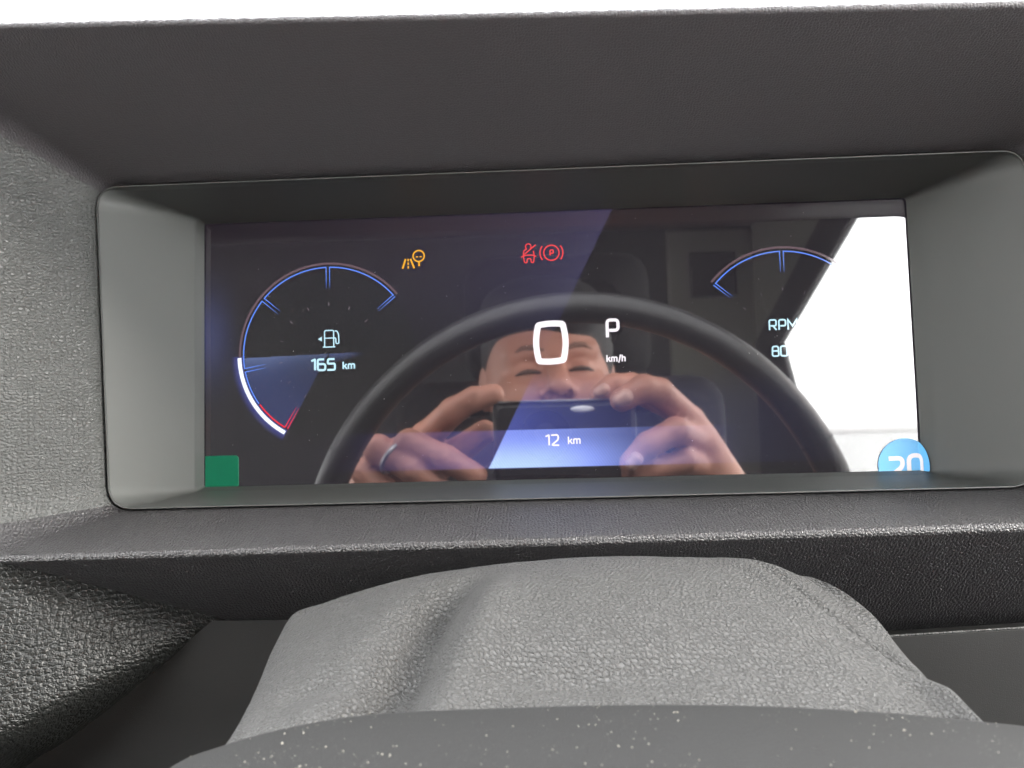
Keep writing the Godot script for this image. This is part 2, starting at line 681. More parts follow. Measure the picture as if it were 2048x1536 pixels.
func build_cabin() -> void:
	var t := thing("van_cabin", "inside of the van round the driver: roof lining, doors, pillars and bulkhead", "van", Vector3(-0.4, -0.75, 0.6))
	part("headliner", block(Vector3(-1400, 460, 290), Vector3(560, 500, 1680), 12).mesh(), M.headliner, t)
	part("floor", block(Vector3(-1400, -790, -450), Vector3(560, -750, 1680), 8).mesh(), M.trim_dark, t)
	part("added_visor", block(Vector3(-560, 166, 408), Vector3(205, 430, 424), 8).mesh(), M.seat_cloth, t)  # unseen visor, added to keep windscreen light off the face
	part("bulkhead", block(Vector3(-1400, -750, 1620), Vector3(560, 470, 1660), 8).mesh(), M.trim_dark, t)
	var pn := part("bulkhead_panel", block(Vector3(300, -200, 1604), Vector3(528, 455, 1617), 10).mesh(), M.trim_beige, t)
	part("panel_recess", block(Vector3(352, 285, 1594), Vector3(462, 395, 1602), 6).mesh(), M.trim_dark, pn)
	part("firewall", block(Vector3(-1400, -750, -450), Vector3(560, 30, -410), 6).mesh(), M.trim_dark, t)
	# doors either side: panel below the window line, glass above it
	for s in [-1, 1]:
		var x0 := 520.0 if s > 0 else -1400.0
		var d := part("door", block(Vector3(x0, -750, -400), Vector3(x0 + 40, -130, 1620), 10).mesh(), M.trim_dark, t)
		part("window_glass", block(Vector3(x0 + 18, -131, -380), Vector3(x0 + 21, 462, 1600), 1).mesh(), M.pane, d)
		part("front_pillar", tube([Vector3(x0 + 20, -100, -420), Vector3(x0 + 10, 470, 300)], [32, 32], 12).mesh(), M.trim_dark, t)
	# the sloping pillar behind the driver's window and the trim behind it
	var pil := Soup.new()
	for k in 2:
		for q in [Vector2(500, 475), Vector2(500, 715), Vector2(-20, 2115), Vector2(-20, 1875)]:
			pil.vert(Vector3(500 if k == 0 else 512, q.x, q.y))
	for q in [[0, 1, 2, 3], [7, 6, 5, 4], [0, 4, 5, 1], [1, 5, 6, 2], [2, 6, 7, 3], [3, 7, 4, 0]]:
		pil.quad(q[0], q[1], q[2], q[3])
	for k in 2:
		for q in [Vector2(160, 1415), Vector2(160, 1617), Vector2(-140, 1617), Vector2(-140, 1215)]:
			pil.vert(Vector3(501 if k == 0 else 511, q.x, q.y))
	for q in [[0, 1, 2, 3], [7, 6, 5, 4], [0, 4, 5, 1], [1, 5, 6, 2], [2, 6, 7, 3], [3, 7, 4, 0]]:
		pil.quad(q[0] + 8, q[1] + 8, q[2] + 8, q[3] + 8)
	part("door_pillar", pil.mesh(), M.trim_dark, t)
	var side := Soup.new()
	for k in 2:
		for q in [Vector2(465, 800), Vector2(465, 1615), Vector2(165, 1615)]:
			side.vert(Vector3(505 if k == 0 else 515, q.x, q.y))
	side.tri(0, 1, 2)
	side.tri(5, 4, 3)
	for i in 3:
		side.quad(i, i + 3, (i + 1) % 3 + 3, (i + 1) % 3)
	part("pillar_trim", side.mesh(), M.trim_beige, t)
	# windscreen
	var ws := Soup.new()
	for k in 2:
		for q in [Vector3(-1370, 40, -420), Vector3(530, 40, -420), Vector3(530, 470, 295), Vector3(-1370, 470, 295)]:
			ws.vert(q + Vector3(0, 0, -4.0 * k))
	for q in [[0, 1, 2, 3], [7, 6, 5, 4], [0, 4, 5, 1], [1, 5, 6, 2], [2, 6, 7, 3], [3, 7, 4, 0]]:
		ws.quad(q[3], q[2], q[1], q[0])
	part("windscreen", ws.mesh(), M.pane, t)

func build_dashboard() -> void:
	var t := thing("dashboard", "dark grained soft plastic dashboard hood framing the instrument display", "dashboard", Vector3(0, -0.3, 0))
	var ns := 420
	var nc := 14
	var fray := FastNoiseLite.new()
	fray.seed = 12
	fray.frequency = 0.75
	fray.fractal_octaves = 2
	var a := rrect([Vector3(-141.8, 49.95, 35.1), Vector3(141.8, 50.1, 35.1), Vector3(138.3, -50.25, 35.1), Vector3(-136.8, -50.95, 35.1)], [8, 8, 8, 8], ns, nc)
	var b := rrect([Vector3(-180, 74.9, 83), Vector3(180, 64.9, 83), Vector3(165, -55.9, 60), Vector3(-172, -60.0, 60)], [14, 14, 20, 26], ns, nc)
	var n := a.size()
	var loops := []
	var sink := PackedVector3Array()
	for p in moved(a, -0.1, 27.0):
		sink.append(p)
	loops.append(sink)
	for k in 9:
		# from the bezel outwards, with a little round at the start
		var f := k / 8.0
		var l := PackedVector3Array()
		for i in n:
			l.append(a[i].lerp(b[i], f * f * 0.35 + f * 0.65))
		loops.append(l)
	# rim: rolls over to the dashboard's top above, and down to the lower face below
	var cen := Vector3(0, 5, 0)
	for k in range(1, 15):
		var l := PackedVector3Array()
		for i in n:
			var flat := Vector3(b[i].x, b[i].y, 0)
			var out := Vector3(b[(i + 1) % n].y - b[(i + n - 1) % n].y, -(b[(i + 1) % n].x - b[(i + n - 1) % n].x), 0).normalized() * -1.0
			var up := clampf((b[i].y + 60.0) / 130.0, 0, 1)
			var top := smoothstep(0.7, 1.0, up)
			var low := 1.0 - smoothstep(0.0, 0.25, up)
			var r := lerpf(lerpf(8.0, 1.3, low), 1.1, top)
			var turn := lerpf(lerpf(100.0, 132.0, low), 172.0, top)
			var start := lerpf(lerpf(40.0, 72.0, low), 72.0, top)   # direction of the wall as it arrives, from outwards
			if k <= 10:
				var ph := deg_to_rad(lerpf(0.0, turn, k / 10.0))
				# circle tangent to +z leaning outwards
				var lean := deg_to_rad(90.0 - start)
				var zz := sin(ph + lean) - sin(lean)
				var oo := cos(lean) - cos(ph + lean)
				l.append(b[i] + out * (r * oo + 0.42 * sin(PI * k / 10.0) * maxf(top, low) * fray.get_noise_3d(b[i].x, b[i].y, r * k * 0.25)) + Vector3(0, 0, r * zz))
			else:
				var e: Vector3 = loops[loops.size() - 1][i] if k > 11 else loops[loops.size() - 1][i]
				var go := Vector3(0, 0, 0)
				if top > 0.01:
					go += Vector3(out.x * 4.0, -2.0, -24.0) * top
				go += (out * Vector3(1, 1, 0) * 10.0 + Vector3(0, 0, -11.5)) * low
				go += (Vector3(-1 if b[i].x < 0 else 1, 0, 0) * 16.0 + Vector3(0, 0, -3)) * (1.0 - maxf(top, low))
				l.append(e + go * (1.0 if k < 14 else 3.0))
		loops.append(l)
	# four pieces that meet at the creases: hood, right wall, ledge, left wall
	for k in 4:
		var i0 := k * (nc + ns) + nc / 2
		var i1 := (k + 1) * (nc + ns) + nc / 2
		var cut := []
		for l in loops:
			var w := PackedVector3Array()
			for i in range(i0, i1 + 1):
				w.append(l[i % n])
			cut.append(w)
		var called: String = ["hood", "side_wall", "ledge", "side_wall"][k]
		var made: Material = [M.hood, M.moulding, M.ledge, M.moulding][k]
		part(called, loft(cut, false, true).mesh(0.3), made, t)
	var low_edge := [Vector3(-148.8, -107.5, 0), Vector3(-136.9, -101.1, 0), Vector3(-125.1, -94.0, 0), Vector3(-111.8, -88.5, 0), Vector3(-94.4, -86.0, 0), Vector3(-77.0, -84.5, 0)]
	var bulge := []
	for j in 70:
		var l := PackedVector3Array()
		for i in 80:
			var x := lerpf(-190.0, -70.0, i / 79.0)
			var y := lerpf(-59.6, -128.0, j / 69.0)
			var under := 59.0 + (y + 59.6) * 1.15
			var pa := 62.0 - 0.3 * (y + 57.0) - 0.1 * (x + 147.0)
			var pb := 51.0 - 0.68 * (x + 125.0) - 0.3 * (y + 94.0)
			var e := maxf(14.0 - absf(pa - pb), 0.0) / 14.0
			var knee := minf(pa, pb) - e * e * 3.5
			var yl := along_curve(low_edge, (x + 148.8) / 71.8).y
			if x < -148.8:
				yl = -107.5 + (x + 148.8) * 0.55
			var fall := maxf(yl + 5.0 - y, 0.0)
			knee -= fall * fall * 0.12
			var top_in := smoothstep(-59.6, -66.0, y)
			var k := 14.0
			e = maxf(k - absf(knee - under), 0.0) / k
			var z := maxf(knee, under) + e * e * k * 0.25
			l.append(Vector3(x, y, lerpf(minf(z, 60.2), z, top_in) + 0.25))
		bulge.append(l)
	part("knee_panel", loft(bulge, false, true).smooth_mesh(), M.coarse, t, "coarse-grained panel at the lower left of the dashboard")
	part("dash_top", block(Vector3(-1390, -60, -410), Vector3(550, 58, -30), 20).mesh(), M.dash_top, t)
	part("dash_side", block(Vector3(-1390, -260, -60), Vector3(-240, 66, 60), 25).mesh(), M.dash_top, t)
	# smooth lower panels either side of the steering column
	var rows := []
	for j in 12:
		var f := j / 11.0
		var l := PackedVector3Array()
		for i in 40:
			var g := i / 39.0
			var x := lerpf(-210.0, 0.0, g)
			var edge := -83.6
			var ez := 36.0
			var p := Vector3(x, edge, ez)
			if j == 0:
				p += Vector3(0, -3, -6)
			elif j > 1:
				p += Vector3(0, -60.0 * (f - 0.09), 14.0 * (f - 0.09))
			l.append(p)
		rows.append(l)
	part("lower_panel", loft(rows, false, true).mesh(0.3), M.smooth_panel, t)
	rows = []
	for j in 10:
		var l := PackedVector3Array()
		for i in 30:
			var g := i / 29.0
			var p := Vector3(lerpf(30.0, 210.0, g), lerpf(-91.6, -83.0, g), 45.0)
			match j:
				0: p += Vector3(0, 0.2, -5)
				1: p += Vector3(0, 0.2, -0.3)
				2: p += Vector3(0, 0, 0.25)
				3: p += Vector3(0, -0.3, 0.5)
				_: p += Vector3(0, -0.3 - (j - 3) * 9.0, 0.5 - (j - 3) * 0.2)
			l.append(p)
		rows.append(l)
	part("lower_panel", loft(rows, false, true).mesh(0.3), M.smooth_panel, t, "lower panel with a thin seam to the right of the steering column")
	part("seam_highlight", tube([Vector3(30, -91.3, 45.2), Vector3(120, -87.0, 45.2), Vector3(210, -82.7, 45.2)], [0.3], 8).smooth_mesh(), M.moulding, t)  # added lighter tube, standing in for the highlight along the seam edge

# ------------------------------------------------------------------ instrument cluster
func display_texture() -> ImageTexture:
	var w := 1200
	var h := 456
	var bytes := PackedByteArray()
	bytes.resize(w * h * 3)
	var c := Vector2(-77.75, -0.72)
	for j in h:
		var y := 47.5 - 95.0 * (j + 0.5) / h
		var xd := -22.5 + (y + 41.3) * 0.5077
		var in_band := smoothstep(-42.3, -42.0, y) * (1.0 - smoothstep(-29.4, -29.1, y))
		var upper := smoothstep(-8.0, 26.0, y)
		var low := 1.0 - smoothstep(-28.0, -8.0, y)
		for i in w:
			var x := -125.0 + 250.0 * (i + 0.5) / w
			var r := 0.0065
			var g := 0.0038
			var b := 0.0078
			var dx := xd - x
			var lit := smoothstep(-0.25, 0.25, dx)
			# lane graphic: bluish left of the slanting edge above, right of it below
			var e := exp(-maxf(dx, 0.0) / 34.0) * lit * upper
			r += 0.016 * e
			g += 0.018 * e
			b += 0.062 * e
			e = exp(-maxf(dx, 0.0) / 90.0) * lit * smoothstep(0.0, 40.0, y)  # not the graphic: dim purple-grey cabin reflection painted into the upper left
			r += 0.019 * e
			g += 0.0125 * e
			b += 0.016 * e
			e = exp(-maxf(-dx, 0.0) / 30.0) * (1.0 - lit) * low * (1.0 - 0.9 * smoothstep(-42.0, -43.0, -absf(y)) )
			if y < -42.15:
				e *= 0.12
			var wave := 1.0 + 0.10 * sin((x * 0.83 + y * 0.55) * TAU / 0.8)
			r += 0.055 * e * wave
			g += 0.075 * e * wave
			b += 0.34 * e * wave
			if in_band > 0.0:
				var rightward := exp(-pow(maxf(-dx - 12.0, 0.0) / 30.0, 2.0)) * (1.0 - lit)
				var leftward := exp(-pow(maxf(dx, 0.0) / 30.0, 2.0)) * lit
				var deep := 0.45 + 0.75 * smoothstep(-30.0, -42.0, y)
				r += in_band * (0.40 * rightward * deep + 0.045 * leftward) * wave
				g += in_band * (0.55 * rightward * deep + 0.04 * leftward) * wave
				b += in_band * (1.3 * rightward * deep + 0.13 * leftward) * wave
				var fade := 1.0 - smoothstep(45.0, 64.0, x)
				if x < 0: fade = smoothstep(-74.0, -50.0, x)
				r += in_band * 0.008 * fade
				g += in_band * 0.008 * fade
				b += in_band * 0.04 * fade
			# fuel sector
			var px := x - c.x
			var py := y - c.y
			var d := sqrt(px * px + py * py)
			if d < 36.0:
				var an := rad_to_deg(atan2(py, px))
				var top := -1.78 + (x + 107.2) * 0.024
				if d < 29.7 and y < top and an < -118.5 and x < c.x:
					var near := exp(-(top - y) / 3.2)
					var fade2 := 0.55 + 0.45 * smoothstep(6.0, 26.0, d)
					r += (0.018 + 0.10 * near) * fade2
					g += (0.026 + 0.12 * near) * fade2
					b += (0.13 + 0.26 * near) * fade2
				elif y < top and y > top - 0.5 - 2.6 * smoothstep(-60.0, -78.0, x) and x >= c.x and d < 15.0 and y > top - 3.0:
					var q := (1.0 - smoothstep(2.0, 14.0, px)) * (1.0 - 0.75 * smoothstep(0.0, 2.5, top - y))
					r += 0.06 * q
					g += 0.07 * q
					b += 0.22 * q
				if d > 30.4 and an < -119.0 and an > -179.0:
					var q := 1.0 - smoothstep(31.8, 35.0, d)
					r += 0.04 * q
					g += 0.05 * q
					b += 0.26 * q
				if d < 29.9:
					r *= 0.85
					b *= 0.8
			var le := (1.0 - smoothstep(-121.0, -108.0, x)) * exp(-pow((y - 6.0) / 14.0, 2.0))
			r += 0.02 * le
			g += 0.028 * le
			b += 0.10 * le
			var at := (j * w + i) * 3
			bytes[at] = int(255.0 * pow(clampf(r, 0, 1), 0.4545))
			bytes[at + 1] = int(255.0 * pow(clampf(g, 0, 1), 0.4545))
			bytes[at + 2] = int(255.0 * pow(clampf(b, 0, 1), 0.4545))
	return ImageTexture.create_from_image(Image.create_from_data(w, h, false, Image.FORMAT_RGB8, bytes))

func build_cluster() -> void:
	var t := thing("instrument_cluster", "wide digital instrument display in a deep grey bezel, showing 0 km/h and P", "instrument cluster", Vector3(0, -0.05, 0))
	# bezel: lip, sloping walls, rounded outer edge
	var ns := 24
	var nc := 8
	var inner := rrect([Vector3(-121.5, 46.1, 0.7), Vector3(121.5, 46.1, 0.7), Vector3(121.5, -46.1, 0.7), Vector3(-121.5, -46.1, 0.7)], [0.8, 1.5, 0.8, 0.8], ns, nc)
	var behind := moved(inner, 0.5, 0.15)
	var lip := rrect([Vector3(-122.1, 46.6, 6), Vector3(124.3, 46.4, 6), Vector3(123.8, -47.0, 6), Vector3(-122.2, -47.2, 6)], [1.5, 2, 1.5, 1.5], ns, nc)
	var lip2 := rrect([Vector3(-122.5, 46.8, 6.7), Vector3(124.8, 46.5, 6.7), Vector3(124.2, -47.2, 6.7), Vector3(-122.6, -47.4, 6.7)], [2, 2.5, 2, 2], ns, nc)
	var outer := rrect([Vector3(-140.9, 49.4, 34.6), Vector3(141.1, 49.6, 34.6), Vector3(137.6, -49.7, 34.6), Vector3(-135.9, -50.4, 34.6)], [7.5, 7.5, 7.5, 7.5], ns, nc)
	var loops := [behind, inner, lip, lip2]
	for k in range(1, 5):
		var l := PackedVector3Array()
		for i in inner.size():
			l.append(lip2[i].lerp(outer[i], k / 4.0))
		loops.append(l)
	loops.append(moved(outer, -0.15, 34.75))
	loops.append(moved(outer, -0.35, 34.7))
	loops.append(moved(outer, -0.4, 26.0))
	part("bezel", loft(loops, true, true).mesh(0.72), M.bezel, t)
	# display
	var scr := glow("display", Color.WHITE, 1.0)
	scr.emission_texture = display_texture()
	scr.emission = Color.WHITE
	scr.emission_operator = BaseMaterial3D.EMISSION_OP_MULTIPLY
	scr.roughness = 0.03
	scr.clearcoat_enabled = true
	scr.clearcoat = 1.0
	scr.clearcoat_roughness = 0.0
	var s := Soup.new()
	for q in [Vector2(-125, 47.5), Vector2(125, 47.5), Vector2(125, -47.5), Vector2(-125, -47.5)]:
		s.vert(Vector3(q.x, q.y, 0), Vector2((q.x + 125) / 250, (47.5 - q.y) / 95))
	s.quad(0, 1, 2, 3)
	for q in [Vector2(-125, 47.5), Vector2(125, 47.5), Vector2(125, -47.5), Vector2(-125, -47.5)]:
		s.vert(Vector3(q.x, q.y, -6), Vector2(0.6, 0.999))
	for i in 4:
		var j := (i + 1) % 4
		s.quad(j, i, i + 4, j + 4)
	s.quad(7, 6, 5, 4)
	part("display_panel", s.mesh(0.9), scr, t)
	var z := 0.12
	# fuel gauge
	var fg := holder("fuel_gauge", t)
	var c := Vector2(-77.75, -0.72)
	var so := Soup.new()
	for q in [[39.9, 88.8], [91.3, 138.8], [141.2, 189.2], [191.3, 214.8]]:
		stroke(so, arc(c, 30.05, q[0], q[1]), 0.42, z)
	part("gauge_arc", so.mesh(), M.arc_blue, fg)
	for an in [39.6, 90.05, 140.0, 190.2]:
		so = Soup.new()
		ticks(so, c, an, 30.2, 22.6, 0.62 if an > 50 else 0.45, 0.36, z + 0.02)
		part("gauge_tick", so.mesh(), M.arc_blue, fg)
	so = Soup.new()
	stroke(so, arc(c, 31.35, 39.6, 181.6), 0.8, z)
	part("outer_arc", so.mesh(), M.arc_grey, fg)
	so = Soup.new()
	stroke(so, arc(c, 31.55, 181.8, 240.3), 1.35, z + 0.01)
	part("level_arc", so.mesh(), M.arc_white, fg, "white arc showing the fuel level")
	so = Soup.new()
	stroke(so, arc(c, 29.95, 215.5, 238.7), 0.5, z)
	ticks(so, c, 239.6, 29.9, 21.8, 0.5, 0.42, z + 0.02)
	part("red_zone", so.mesh(), M.red_line, fg, "red lines marking the reserve")
	for i in 9:
		so = Soup.new()
		var an := deg_to_rad(39.1 + 25.2 * i)
		var d := Vector2(cos(an), sin(an))
		stroke(so, [c + d * 16.5, c + d * 17.7], 0.22, z)
		part("small_tick", so.mesh(), M.tick_grey, fg)
	so = Soup.new()
	# pump: housing, base line, divider, hose, arrow
	var o := Vector2(-79.7, 1.25)
	stroke(so, rounded([o + Vector2(0.55, 0), o + Vector2(0.55, 5.8), o + Vector2(3.75, 5.8), o + Vector2(3.75, 0)], 0.6), 0.4, z)
	stroke(so, [o + Vector2(-0.1, 0), o + Vector2(4.3, 0)], 0.4, z + 0.03)
	stroke(so, [o + Vector2(0.6, 3.1), o + Vector2(3.7, 3.1)], 0.36, z + 0.03)
	stroke(so, rounded([o + Vector2(3.8, 3.1), o + Vector2(4.5, 3.1), o + Vector2(4.55, 1.1), o + Vector2(5.6, 1.1), o + Vector2(5.5, 4.3), o + Vector2(4.9, 5.6), o + Vector2(4.1, 5.5)], 0.5), 0.4, z + 0.06)
	so.tri(so.vert(Vector3(-81.5, 4.1, z)), so.vert(Vector3(-80.1, 4.95, z)), so.vert(Vector3(-80.1, 3.25, z)))
	part("pump_symbol", so.mesh(), M.text_cool, fg)
	part("range_digits", words("165", Vector2(-83.7, -6.75), 3.75, 0.72, z, 1.12).mesh(), M.text_cool, fg)
	part("range_unit", words("km", Vector2(-72.7, -6.6), 2.5, 0.52, z, 1.05).mesh(), M.text_cool, fg)
	# rev counter, mirrored
	var rg := holder("rev_counter", t)
	c = Vector2(79.0, -0.6)
	so = Soup.new()
	for q in [[139.6, 91.2], [88.7, 41.2], [38.8, -9.0], [-11.4, -34.0]]:
		stroke(so, arc(c, 30.0, q[0], q[1]), 0.42, z)
	part("gauge_arc", so.mesh(), M.arc_blue, rg)
	for an in [139.9, 89.9, 40.0, -10.2]:
		so = Soup.new()
		ticks(so, c, an, 30.2, 22.8, 0.62 if an < 130 else 0.45, 0.36, z + 0.02)
		part("gauge_tick", so.mesh(), M.arc_blue, rg)
	so = Soup.new()
	stroke(so, arc(c, 31.4, 140.2, -2.0), 0.8, z)
	part("outer_arc", so.mesh(), M.arc_grey, rg)
	for i in 9:
		so = Soup.new()
		var an := deg_to_rad(140.9 - 25.2 * i)
		var d := Vector2(cos(an), sin(an))
		stroke(so, [c + d * 16.5, c + d * 17.5], 0.2, z)
		part("small_tick", so.mesh(), M.tick_grey, rg)
	part("rev_caption", words("RPM", Vector2(73.85, 2.4), 3.45, 0.55, z, 1.12).mesh(), M.text_cool, rg)
	part("rev_digits", words("800", Vector2(74.35, -6.5), 3.3, 0.55, z, 1.05).mesh(), M.text_cool, rg)
	# speed and gear
	var sp := holder("speed_readout", t)
	so = Soup.new()
	var zero := []
	for k in 4:
		var p0: Vector2 = [Vector2(-4.75, -5.9), Vector2(-4.75, 6.55), Vector2(3.7, 6.8), Vector2(3.7, -5.65)][k]
		var p1: Vector2 = [Vector2(-4.75, 6.55), Vector2(3.7, 6.8), Vector2(3.7, -5.65), Vector2(-4.75, -5.9)][k]
		var bulge: Vector2 = [Vector2(-0.85, 0), Vector2(0, 0.35), Vector2(0.85, 0), Vector2(0, -0.35)][k]
		for i in 8:
			var f := i / 8.0
			zero.append(p0.lerp(p1, f) + bulge * sin(PI * f))
	zero = rounded(zero, 1.0, true, 3)
	stroke(so, zero, 2.1, z, true)
	part("speed_digit", so.mesh(), M.text_white, sp)
	part("speed_unit", words("km/h", Vector2(18.5, -6.8), 2.3, 0.46, z, 0.98).mesh(), M.text_white, sp)
	part("gear_letter", words("P", Vector2(18.9, 1.65), 5.95, 1.05, z, 1.08).mesh(), M.text_white, t)
	var tr := holder("trip_readout", t)
	part("trip_digits", words("12", Vector2(-3.1, -34.8), 3.55, 0.55, z, 1.08).mesh(), M.text_white, tr)
	part("trip_unit", words("km", Vector2(4.5, -34.5), 2.5, 0.45, z, 1.05).mesh(), M.text_white, tr)
	# warning symbols
	so = Soup.new()
	stroke(so, arc(Vector2(-45.69, 32.2), 1.95, 0, 348, 24), 0.5, z, true)
	stroke(so, [Vector2(-45.6, 30.2), Vector2(-45.6, 28.6)], 0.6, z + 0.03)
	stroke(so, [Vector2(-46.7, 31.9), Vector2(-45.9, 31.9)], 0.4, z + 0.03)
	stroke(so, [Vector2(-45.4, 31.9), Vector2(-44.6, 31.9)], 0.4, z + 0.03)
	stroke(so, [Vector2(-51.4, 27.9), Vector2(-50.3, 31.3)], 0.62, z)
	stroke(so, [Vector2(-47.3, 27.9), Vector2(-48.6, 31.3)], 0.62, z)
	for k in 3:
		stroke(so, [Vector2(-49.4, 27.9 + k * 1.28), Vector2(-49.4, 28.75 + k * 1.28)], 0.5, z)
	part("road_sign_symbol", so.mesh(), M.amber, t, "amber road and round sign warning symbol")
	so = Soup.new()
	var q := Vector2(-7.3, 31.8)
	stroke(so, arc(q + Vector2(-0.1, 2.35), 0.95, -50, 230, 16), 0.42, z)
	stroke(so, rounded([q + Vector2(-0.6, 1.55), q + Vector2(-1.7, 0.9), q + Vector2(-1.9, -1.0), q + Vector2(-1.5, -3.3), q + Vector2(-0.7, -3.3), q + Vector2(-0.5, -1.9), q + Vector2(0.7, -1.9), q + Vector2(0.8, -3.3), q + Vector2(1.6, -3.3), q + Vector2(1.9, -1.0), q + Vector2(1.6, 0.8)], 0.4), 0.42, z + 0.03)
	stroke(so, [q + Vector2(-1.8, -0.6), q + Vector2(2.5, 2.9)], 0.42, z + 0.06)
	stroke(so, rounded([q + Vector2(-2.7, -1.35), q + Vector2(-1.2, -0.7), q + Vector2(1.2, -0.7), q + Vector2(2.6, -1.25)], 0.6), 0.42, z + 0.09)
	part("seat_belt_symbol", so.mesh(), M.red_symbol, t, "red seat belt warning symbol")
	so = Soup.new()
	q = Vector2(0.55, 31.7)
	stroke(so, arc(q, 2.65, 0, 352, 32), 0.46, z, true)
	stroke(so, arc(q, 3.95, 142, 218, 12), 0.46, z)
	stroke(so, arc(q, 3.95, 38, -38, 12), 0.46, z)
	var pw := words("P", q + Vector2(-0.45, -0.95), 1.9, 0.5, z, 1.0)
	var base := so.v.size()
	for i in pw.v.size():
		so.vert(pw.v[i])
	for i in pw.f:
		so.f.append(i + base)
	part("parking_brake_symbol", so.mesh(), M.red_symbol, t, "red parking brake warning symbol with a P in a ring")
	# dust on the glass
	specks("dust", t, 150, func(rng: RandomNumberGenerator):
		return [Vector3(rng.randf_range(-115, 115), rng.randf_range(-44, 44), 0.03), 0.03 + 0.07 * pow(rng.randf(), 2.0)], 7, M.glass_dust)

func ticks(so: Soup, c: Vector2, an: float, r0: float, r1: float, gap: float, w: float, z: float) -> void:
	var d := Vector2(cos(deg_to_rad(an)), sin(deg_to_rad(an)))
	var n := Vector2(-d.y, d.x)
	for s in [-1, 1]:
		stroke(so, [c + d * r0 + n * gap * s, c + d * lerpf(r0, r1, 0.55) + n * gap * s, c + d * r1 + n * gap * s], w, z, false, 0.15)

func specks(called: String, parent: Node3D, count: int, place: Callable, sd: int, m: Material) -> void:
	var rng := RandomNumberGenerator.new()
	rng.seed = sd
	var sph := SphereMesh.new()
	sph.radius = 1.0
	sph.height = 2.0
	sph.radial_segments = 6
	sph.rings = 3
	var mm := MultiMesh.new()
	mm.transform_format = MultiMesh.TRANSFORM_3D
	mm.mesh = sph
	mm.instance_count = count
	for i in count:
		var p: Array = place.call(rng)
		var r: float = p[1] * MM
		var bs := Basis.from_euler(Vector3(rng.randf() * TAU, rng.randf() * TAU, rng.randf() * TAU)).scaled(Vector3.ONE)
		var st := rng.randf_range(0.7, 2.2) if rng.randf() < 0.25 else 1.0
		bs = bs * Basis.from_scale(Vector3(r * st, r * 0.7, r))
		mm.set_instance_transform(i, Transform3D(bs, p[0] * MM))
	var o := MultiMeshInstance3D.new()
	o.multimesh = mm
	o.material_override = m
	o.name = called
	parent.add_child(o, true)
	o.position = -parent.position
	o.set_meta("kind", "stuff")

# ------------------------------------------------------------------ steering column
func gaiter_grid() -> Array:
	var g := []
	g.append([Vector3(-66.5, -74.8, 75), Vector3(-67.9, -79.3, 85), Vector3(-66.4, -84.1, 100), Vector3(-62, -84.9, 125)])
	g.append([Vector3(-58.4, -70.7, 75), Vector3(-57, -72.5, 86), Vector3(-54, -75.5, 102), Vector3(-50, -80.5, 125)])
	g.append([Vector3(-39.8, -65.6, 75), Vector3(-38, -67, 87), Vector3(-37, -71.5, 103), Vector3(-34, -79, 125)])
	g.append([Vector3(-15.2, -62.2, 75), Vector3(-14, -63.5, 88), Vector3(-13, -68.5, 104), Vector3(-12.7, -78, 125)])
	g.append([Vector3(9.1, -60.9, 75), Vector3(10, -62, 88), Vector3(11, -67.5, 104), Vector3(12, -77.5, 125)])
	g.append([Vector3(33.1, -61.5, 75), Vector3(34, -63, 88), Vector3(35, -68.5, 104), Vector3(36, -78, 125)])
	g.append([Vector3(46, -62.2, 76), Vector3(48, -65, 87), Vector3(50, -70.5, 103), Vector3(53, -79, 125)])
	g.append([Vector3(55, -65.5, 78), Vector3(60, -69.5, 87), Vector3(62, -75, 102), Vector3(62, -80, 126)])
	g.append([Vector3(59, -67.5, 80), Vector3(66.7, -72.3, 90), Vector3(69.4, -80.2, 105), Vector3(67.2, -79.8, 130)])
	for col in g:
		var a: Vector3 = col[0]
		var e: Vector3 = col[3]
		col.push_front(Vector3(a.x * 0.97, a.y - 4.5, a.z - 11))
		col.push_front(Vector3(a.x * 0.93, a.y - 15, a.z - 18))
		col.append(Vector3(e.x * 1.02, e.y - 4.5, e.z + 18))
	var l := []
	var r := []
	for p in g[0]:
		l.append(p + Vector3(5, -13, -5))
	for p in g[8]:
		r.append(p + Vector3(-5, -13, -5))
	g.push_front(l)
	g.append(r)
	return g

func gauss(x: float, w: float) -> float:
	return exp(-(x / w) * (x / w))

